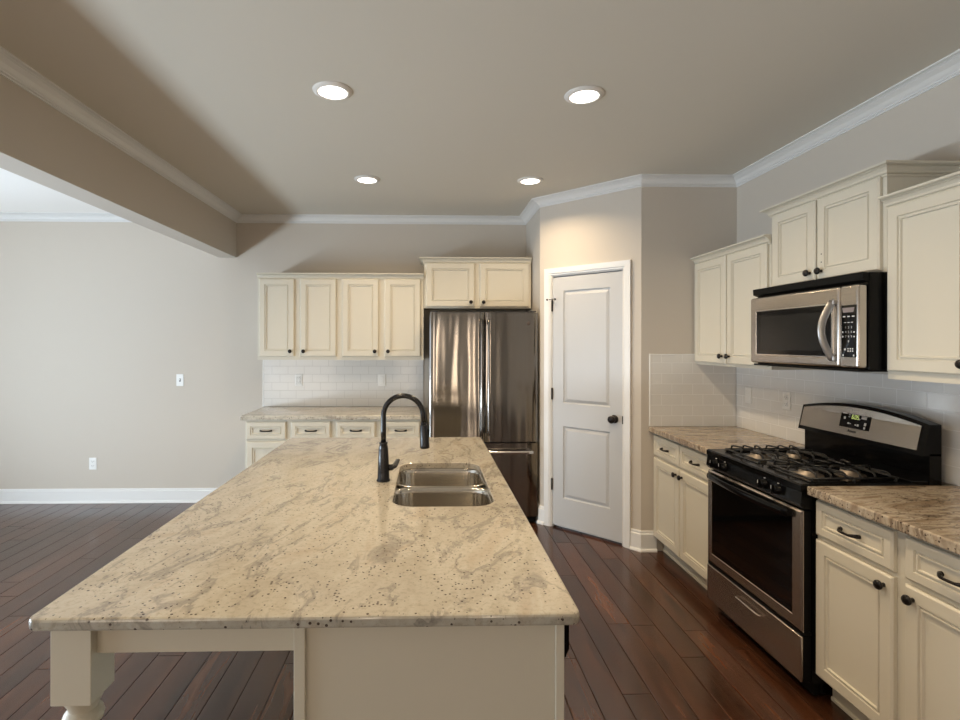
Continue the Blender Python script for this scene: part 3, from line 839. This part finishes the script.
# ------------------------------------------------------------------ microwave
mw = empty('microwave', (1.838, 2.932, 1.400), RZ, label='over-the-range stainless steel microwave mounted under the short cabinet', cat='microwave')
MWW = .750; MD = XR - 1.838 - .011; MZ = .429
MB().box(0, MWW, .047, MD, .008, MZ, .003).build('body', BLACKG, mw)
vg = MB(); t = bmesh.new(); pr = [(.046, .385), (.020, .396), (.018, MZ - .001), (.046, MZ - .001)]
ra = [t.verts.new((0.0, a, b)) for a, b in pr]; rb = [t.verts.new((MWW, a, b)) for a, b in pr]
t.faces.new(ra); t.faces.new(rb)
for k in range(4):
    k2 = (k + 1) % 4; t.faces.new((ra[k], ra[k2], rb[k2], rb[k]))
vg.add(t); vgo = vg.build('vent_grille', BLACKM, mw)
MB().box(.02, MWW - .01, .010, .30, .0, .010, .003).build('underside_lip', BLACKM, mw)
dr = autosmooth(MB().box(.002, .646, .0, .046, .014, .378, .014, 4).build('door', STEELH, mw))
# window: raised pale rim, dark glass
wf = MB().panel(.560, .250, .006, [(.008, .008, .552, .242)], [(.002, .005)], .003, .003, x=.055, z=.056, y=-.005).build('window_rim', CHROME, dr)
MB().box(.064, .606, -.002, -.0005, .065, .297, .0008).build('window', simple('microwave_glass', (.004, .004, .004), .10, spec=.3), wf)
MB().box(.100, .560, -.0026, -.0019, .088, .268).build('window_mesh', simple('window_mesh', (.012, .012, .011), .18, spec=.3), wf)
pts = []
for k in range(21):
    u = k / 20; pts.append((.622, -.012 - .050 * math.sin(PI * u), .052 + .258 * u))
hb = MB().tube(pts, .0125, 14, flat=(.75, 1.35))
hb.box(.608, .636, -.018, .004, .042, .066, .004).box(.608, .636, -.018, .004, .296, .320, .004)
hb.build('handle', simple('handle_silver', (.45, .44, .43), .38, metal=.9), dr)
cpn = autosmooth(MB().box(.649, MWW - .001, .0, .046, .014, .378, .012, 4).build('control_panel', STEELH, mw))
kp = MB().box(.662, .742, -.0022, .002, .062, .290, .001).build('keypad', GLASSB, cpn)
MB().face([(.672, -.0026, .258), (.728, -.0026, .258), (.734, -.0026, .279), (.667, -.0026, .279)]).build('display', LCDG, kp)
def dot(x, z, w=.004, h=.005): MB().face([(x - w / 2, -.0026, z - h / 2), (x + w / 2, -.0026, z - h / 2), (x + w / 2, -.0026, z + h / 2), (x - w / 2, -.0026, z + h / 2)]).build('touch_key', LEGEND, kp)
for x in (.678, .702, .727): dot(x, .240, .014, .005)
for x in (.684, .702, .720): dot(x, .214, .012, .003)
for z in (.172, .152):
    dot(.671, z, .006, .007); dot(.732, z, .007, .006)
dot(.683, .096, .010, .008)
for x in (.700, .712, .724): dot(x, .099, .007, .006); dot(x, .089, .007, .006)
for x in (.673, .730): dot(x, .070, .007, .008)
for i, ch in enumerate('1234567890'):
    if ch == '0': x, z = .702, .131
    else: x, z = .687 + .0155 * (i % 3), .192 - .020 * (i // 3)
    text_mesh('key_digit', ch, .013, LEGEND, kp, Matrix.Translation((x, -.0026, z)) @ Matrix.Rotation(PI / 2, 4, 'X'), .0002)

# ------------------------------------------------------------------ island
IX0, IX1, IY0, IY1 = -.884, .346, 1.160, 3.367
BX0, BX1, BY0, BY1 = -.304, .316, 1.200, 3.340
isl = empty('kitchen_island', (0, 1.2, 0), 0, label='cream kitchen island base with turned legs under the overhang', cat='kitchen island')
def L(y): return y - 1.2
# cabinet box is a shell so that the sink hangs free inside it; the dishwasher bay stays open
DWY0, DWY1 = 1.235, 1.835
cb_ = MB()
cb_.box(BX0, BX0 + .018, L(BY0) + .006, L(BY1), 0, .884)                       # left side
cb_.box(BX0 + .018, BX1 - .006, L(BY1) - .018, L(BY1), 0, .884)                # far end
cb_.box(BX0 + .018, BX1 - .006, L(BY0) + .006, L(BY0) + .024, 0, .884)         # near end
cb_.box(BX0 + .018, BX1 - .006, L(DWY1) + .002, L(DWY1) + .020, 0, .884)       # divider
cb_.box(BX0 + .018, BX1 - .07, L(DWY1) + .020, L(BY1) - .018, .10, .118)       # bottom
cb_.box(BX1 - .024, BX1 - .006, L(DWY1) + .020, L(BY1) - .018, .105, .884)     # face frame sheet
cb_.box(BX1 - .090, BX1 - .072, L(DWY1) + .020, L(BY1) - .018, 0, .10)         # toe kick
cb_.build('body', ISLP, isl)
for x0, x1 in ((BX0 - .002, BX0 + .024), (BX1 - .020, BX1)):
    MB().box(x0, x1, L(BY0) - .004, L(BY0) + .0055, 0, .885, .0015, 1).build('corner_stile', ISLP, isl)
MB().box(BX0, BX1, L(BY0) - .014, L(BY0) - .004, 0, .10, .003).build('base_trim', ISLP, isl)
# doors and a false drawer front on the aisle side (local frame turned to face +x)
side = [(1.87, 2.30), (2.33, 2.76), (2.79, 3.32)]
for y0, y1 in side:
    for z0, z1, nm in ((.712, .857, 'drawer'), (.118, .693, 'door')):
        w, h = y1 - y0, z1 - z0; r_ = .034 if nm == 'drawer' else .05
        mb = MB().panel(w, h, .0195, [(r_, r_, w - r_, h - r_)], LEVELS, .006, .007, x=0, z=0, y=-.020)
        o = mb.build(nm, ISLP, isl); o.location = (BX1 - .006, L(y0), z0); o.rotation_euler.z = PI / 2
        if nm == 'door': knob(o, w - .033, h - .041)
        else: pull(o, w / 2, h / 2)
# legs with a square head and a turned shaft
def leg(cx, cy):
    s = .0455
    m = MB().box(cx - s, cx + s, cy - s, cy + s, .695, .885, .002, 2)
    m.lathe([(.030, 0), (.034, .012), (.036, .045), (.026, .060), (.022, .075), (.028, .085), (.028, .095), (.022, .102), (.026, .16), (.036, .30),
             (.043, .46), (.045, .53), (.042, .575), (.032, .605), (.026, .618), (.030, .626), (.040, .634), (.043, .644), (.040, .654), (.030, .664), (.034, .676), (.040, .686), (.043, .6955)],
            (cx, cy, 0), n=32)
    return autosmooth(m.build('leg', ISLP, isl), 30)
LX = -.810; 
leg(LX, L(1.246)); leg(LX, L(3.295))
ap = MB().box(LX + .0455, BX0, L(1.222), L(1.242), .803, .884, .001)
ap.build('apron', ISLP, isl)
MB().box(LX + .0455, BX0, L(3.298), L(3.318), .803, .884, .001).build('apron', ISLP, isl)
MB().box(LX - .026, LX - .006, L(1.2915), L(3.2495), .803, .884, .001).build('apron', ISLP, isl)

# island countertop with a rounded cut-out for the sink
SX0, SX1, SY0, SY1, SR = -.136, .255, 1.935, 2.645, .085
def rrect(x0, x1, y0, y1, r, n=8):
    P_ = []
    for cx, cy, a0 in ((x1 - r, y1 - r, 0), (x0 + r, y1 - r, 90), (x0 + r, y0 + r, 180), (x1 - r, y0 + r, 270)):
        for k in range(n + 1):
            a = math.radians(a0 + 90 * k / n); P_.append((cx + r * math.cos(a), cy + r * math.sin(a)))
    return P_
def ring_slab(outer, inner, z0, z1, r=.007):
    t = bmesh.new()
    def loop(P_, z, off, c):
        out = []
        for (x, y) in P_:
            out.append(t.verts.new((x, y, z)))
        return out
    def shrink(x0, x1, y0, y1, rr, d): return rrect(x0 + d, x1 - d, y0 + d, y1 - d, max(.001, rr - d))
    oL, iL = [], []
    prof = [(r, z0), (r * .3, z0 + r * .3), (0, z0 + r), (0, z1 - r), (r * .3, z1 - r * .3), (r, z1)]
    for d, z in prof: oL.append([t.verts.new((x, y, z)) for x, y in shrink(*outer, d)])
    r2 = .003; prof2 = [(0, z0), (0, z1 - r2), (-r2, z1)]
    for d, z in prof2: iL.append([t.verts.new((x, y, z)) for x, y in rrect(inner[0] + d, inner[1] - d, inner[2] + d, inner[3] - d, inner[4] - d)])
    n = len(oL[0])
    for loops in (oL, iL):
        for a, b in zip(loops, loops[1:]):
            for k in range(n):
                k2 = (k + 1) % n; t.faces.new((a[k], a[k2], b[k2], b[k]))
    for a, b in ((oL[-1], iL[-1]), (oL[0], iL[0])):
        for k in range(n):
            k2 = (k + 1) % n; t.faces.new((a[k], a[k2], b[k2], b[k]))
    return t
mb = MB(); mb.add(ring_slab((IX0, IX1, IY0, IY1, .022), (SX0, SX1, SY0, SY1, SR), .8855, .914))
ic = mb.build('granite_countertop', GRAN_I)
autosmooth(tag(ic, 'large beige speckled granite countertop of the island, with the sink cut into it', 'countertop'), 30)

# sink: two undermounted bowls
sk = empty('kitchen_sink', (0, 2.3, 0), 0, label='stainless steel double bowl undermount sink in the island countertop', cat='sink')
def S(y): return y - 2.3
def bowl(y0, y1, depth, name):
    x0, x1 = SX0 - .004, SX1 + .004; z1 = .8845; r = .080
    t = bmesh.new(); loops = []
    prof = [(-.014, z1), (-.001, z1), (.003, z1 - .004), (.006, z1 - .02), (.012, z1 - depth + .04), (.020, z1 - depth + .014), (.040, z1 - depth + .003), (.065, z1 - depth)]
    for d, z in prof: loops.append([t.verts.new((x, y, z)) for x, y in rrect(x0 + d, x1 - d, S(y0) + d, S(y1) - d, max(.015, r - d * .6) if d > 0 else r)])
    n = len(loops[0])
    for a, b in zip(loops, loops[1:]):
        for k in range(n):
            k2 = (k + 1) % n; t.faces.new((a[k], a[k2], b[k2], b[k]))
    t.faces.new(loops[-1])
    m = MB(); m.add(t); o = m.build(name, STEELS, sk); 
    for f in o.data.polygons: f.use_smooth = True
    sf = o.modifiers.new('thickness', 'SOLIDIFY'); sf.thickness = .0012; sf.offset = 1
    cxm, cym = (x0 + x1) / 2, (S(y0) + S(y1)) / 2
    MB().lathe([(0, .001), (.030, .001), (.042, .003), (.044, .0015), (.044, .0), (0, .0)], (cxm, cym, z1 - depth + .0012), n=28).build('drain', CHROME, o)
    return o
bowl(1.931, 2.288, .20, 'bowl'); bowl(2.317, 2.649, .17, 'bowl')

# faucet
fx, fy = -.196, 2.300
fa = empty('kitchen_faucet', (fx, fy, .914), 0, label='tall black gooseneck pull-down faucet beside the island sink', cat='faucet')
MB().lathe([(0, 0), (.030, 0), (.031, .004), (.028, .008), (.0265, .012), (.0255, .05), (.0215, .14), (.0175, .160), (.0185, .163), (.0185, .170), (0, .171)], n=28).build('body', FAUC, fa)
pts = [(0, 0, .165), (0, 0, .22), (0, 0, .288)]
RA = .087
for k in range(1, 17):
    a = PI - PI * k / 16 * .97
    pts.append((RA + RA * math.cos(a), -.004 * k / 16, .288 + RA * math.sin(a)))
pts.append((pts[-1][0] + .003, pts[-1][1], pts[-1][2] - .038)); ex, ey, ez = pts[-1]
MB().tube(pts, .0115, 16).build('spout', FAUC, fa)
dv = Vector((.05, -.01, -1)).normalized()
R_ = dv.to_track_quat('Z', 'Y').to_matrix().to_4x4()
def headpart(prof, name, off=0.0, mat=FAUC):
    m = MB().lathe(prof, n=24)
    bmesh.ops.transform(m.bm, matrix=Matrix.Translation(Vector((ex, ey, ez)) + dv * off) @ R_, verts=m.bm.verts)
    return m.build(name, mat, fa)
headpart([(0, -.002), (.0135, 0), (.014, .008), (0, .009)], 'collar', .0, FAUC)
hd = headpart([(0, 0), (.0155, 0), (.0165, .004), (.019, .060), (.0215, .095), (.021, .103), (.017, .105), (0, .104)], 'spray_head', .010)
MB().box(ex + .0185, ex + .0245, ey - .006, ey + .006, ez - .085, ez - .030, .003).build('spray_button', BLACKM, hd)
hl = MB().lathe([(0, 0), (.014, 0), (.014, .020), (.011, .026), (0, .027)], (.018, .004, .058), 'x', 20)
hl.tube([(.036, -.004, .058), (.046, .012, .060), (.054, .060, .066), (.058, .098, .070)], [.011, .012, .010, .008], 12, flat=(1.2, .7))
hl.build('lever_handle', FAUC, fa)

# dishwasher in the aisle side of the island, next to the near end
dwr = empty('dishwasher', (0, DWY0, 0), 0, label='black dishwasher set in the aisle side of the island, near end', cat='dishwasher')
dl = DWY1 - DWY0
MB().box(BX0 + .05, BX1 - .01, .004, dl - .004, .08, .868).build('body', BLACKM, dwr)
MB().box(BX1 - .075, BX1 - .055, .004, dl - .004, .0, .079).build('toe_panel', BLACKM, dwr)
MB().box(BX1 - .009, BX1 + .004, .002, dl - .002, .115, .765, .003).build('door_panel', BLACKG, dwr)
t = bmesh.new(); pr = [(BX1 - .009, .770), (BX1 + .014, .770), (BX1 + .022, .790), (BX1 + .022, .845), (BX1 + .016, .868), (BX1 - .009, .868)]
ra = [t.verts.new((a, .002, b)) for a, b in pr]; rb = [t.verts.new((a, dl - .002, b)) for a, b in pr]
t.faces.new(ra); t.faces.new(rb)
for k in range(len(pr)):
    k2 = (k + 1) % len(pr); t.faces.new((ra[k], ra[k2], rb[k2], rb[k]))
m = MB(); m.add(t); m.build('control_strip', BLACKG, dwr)
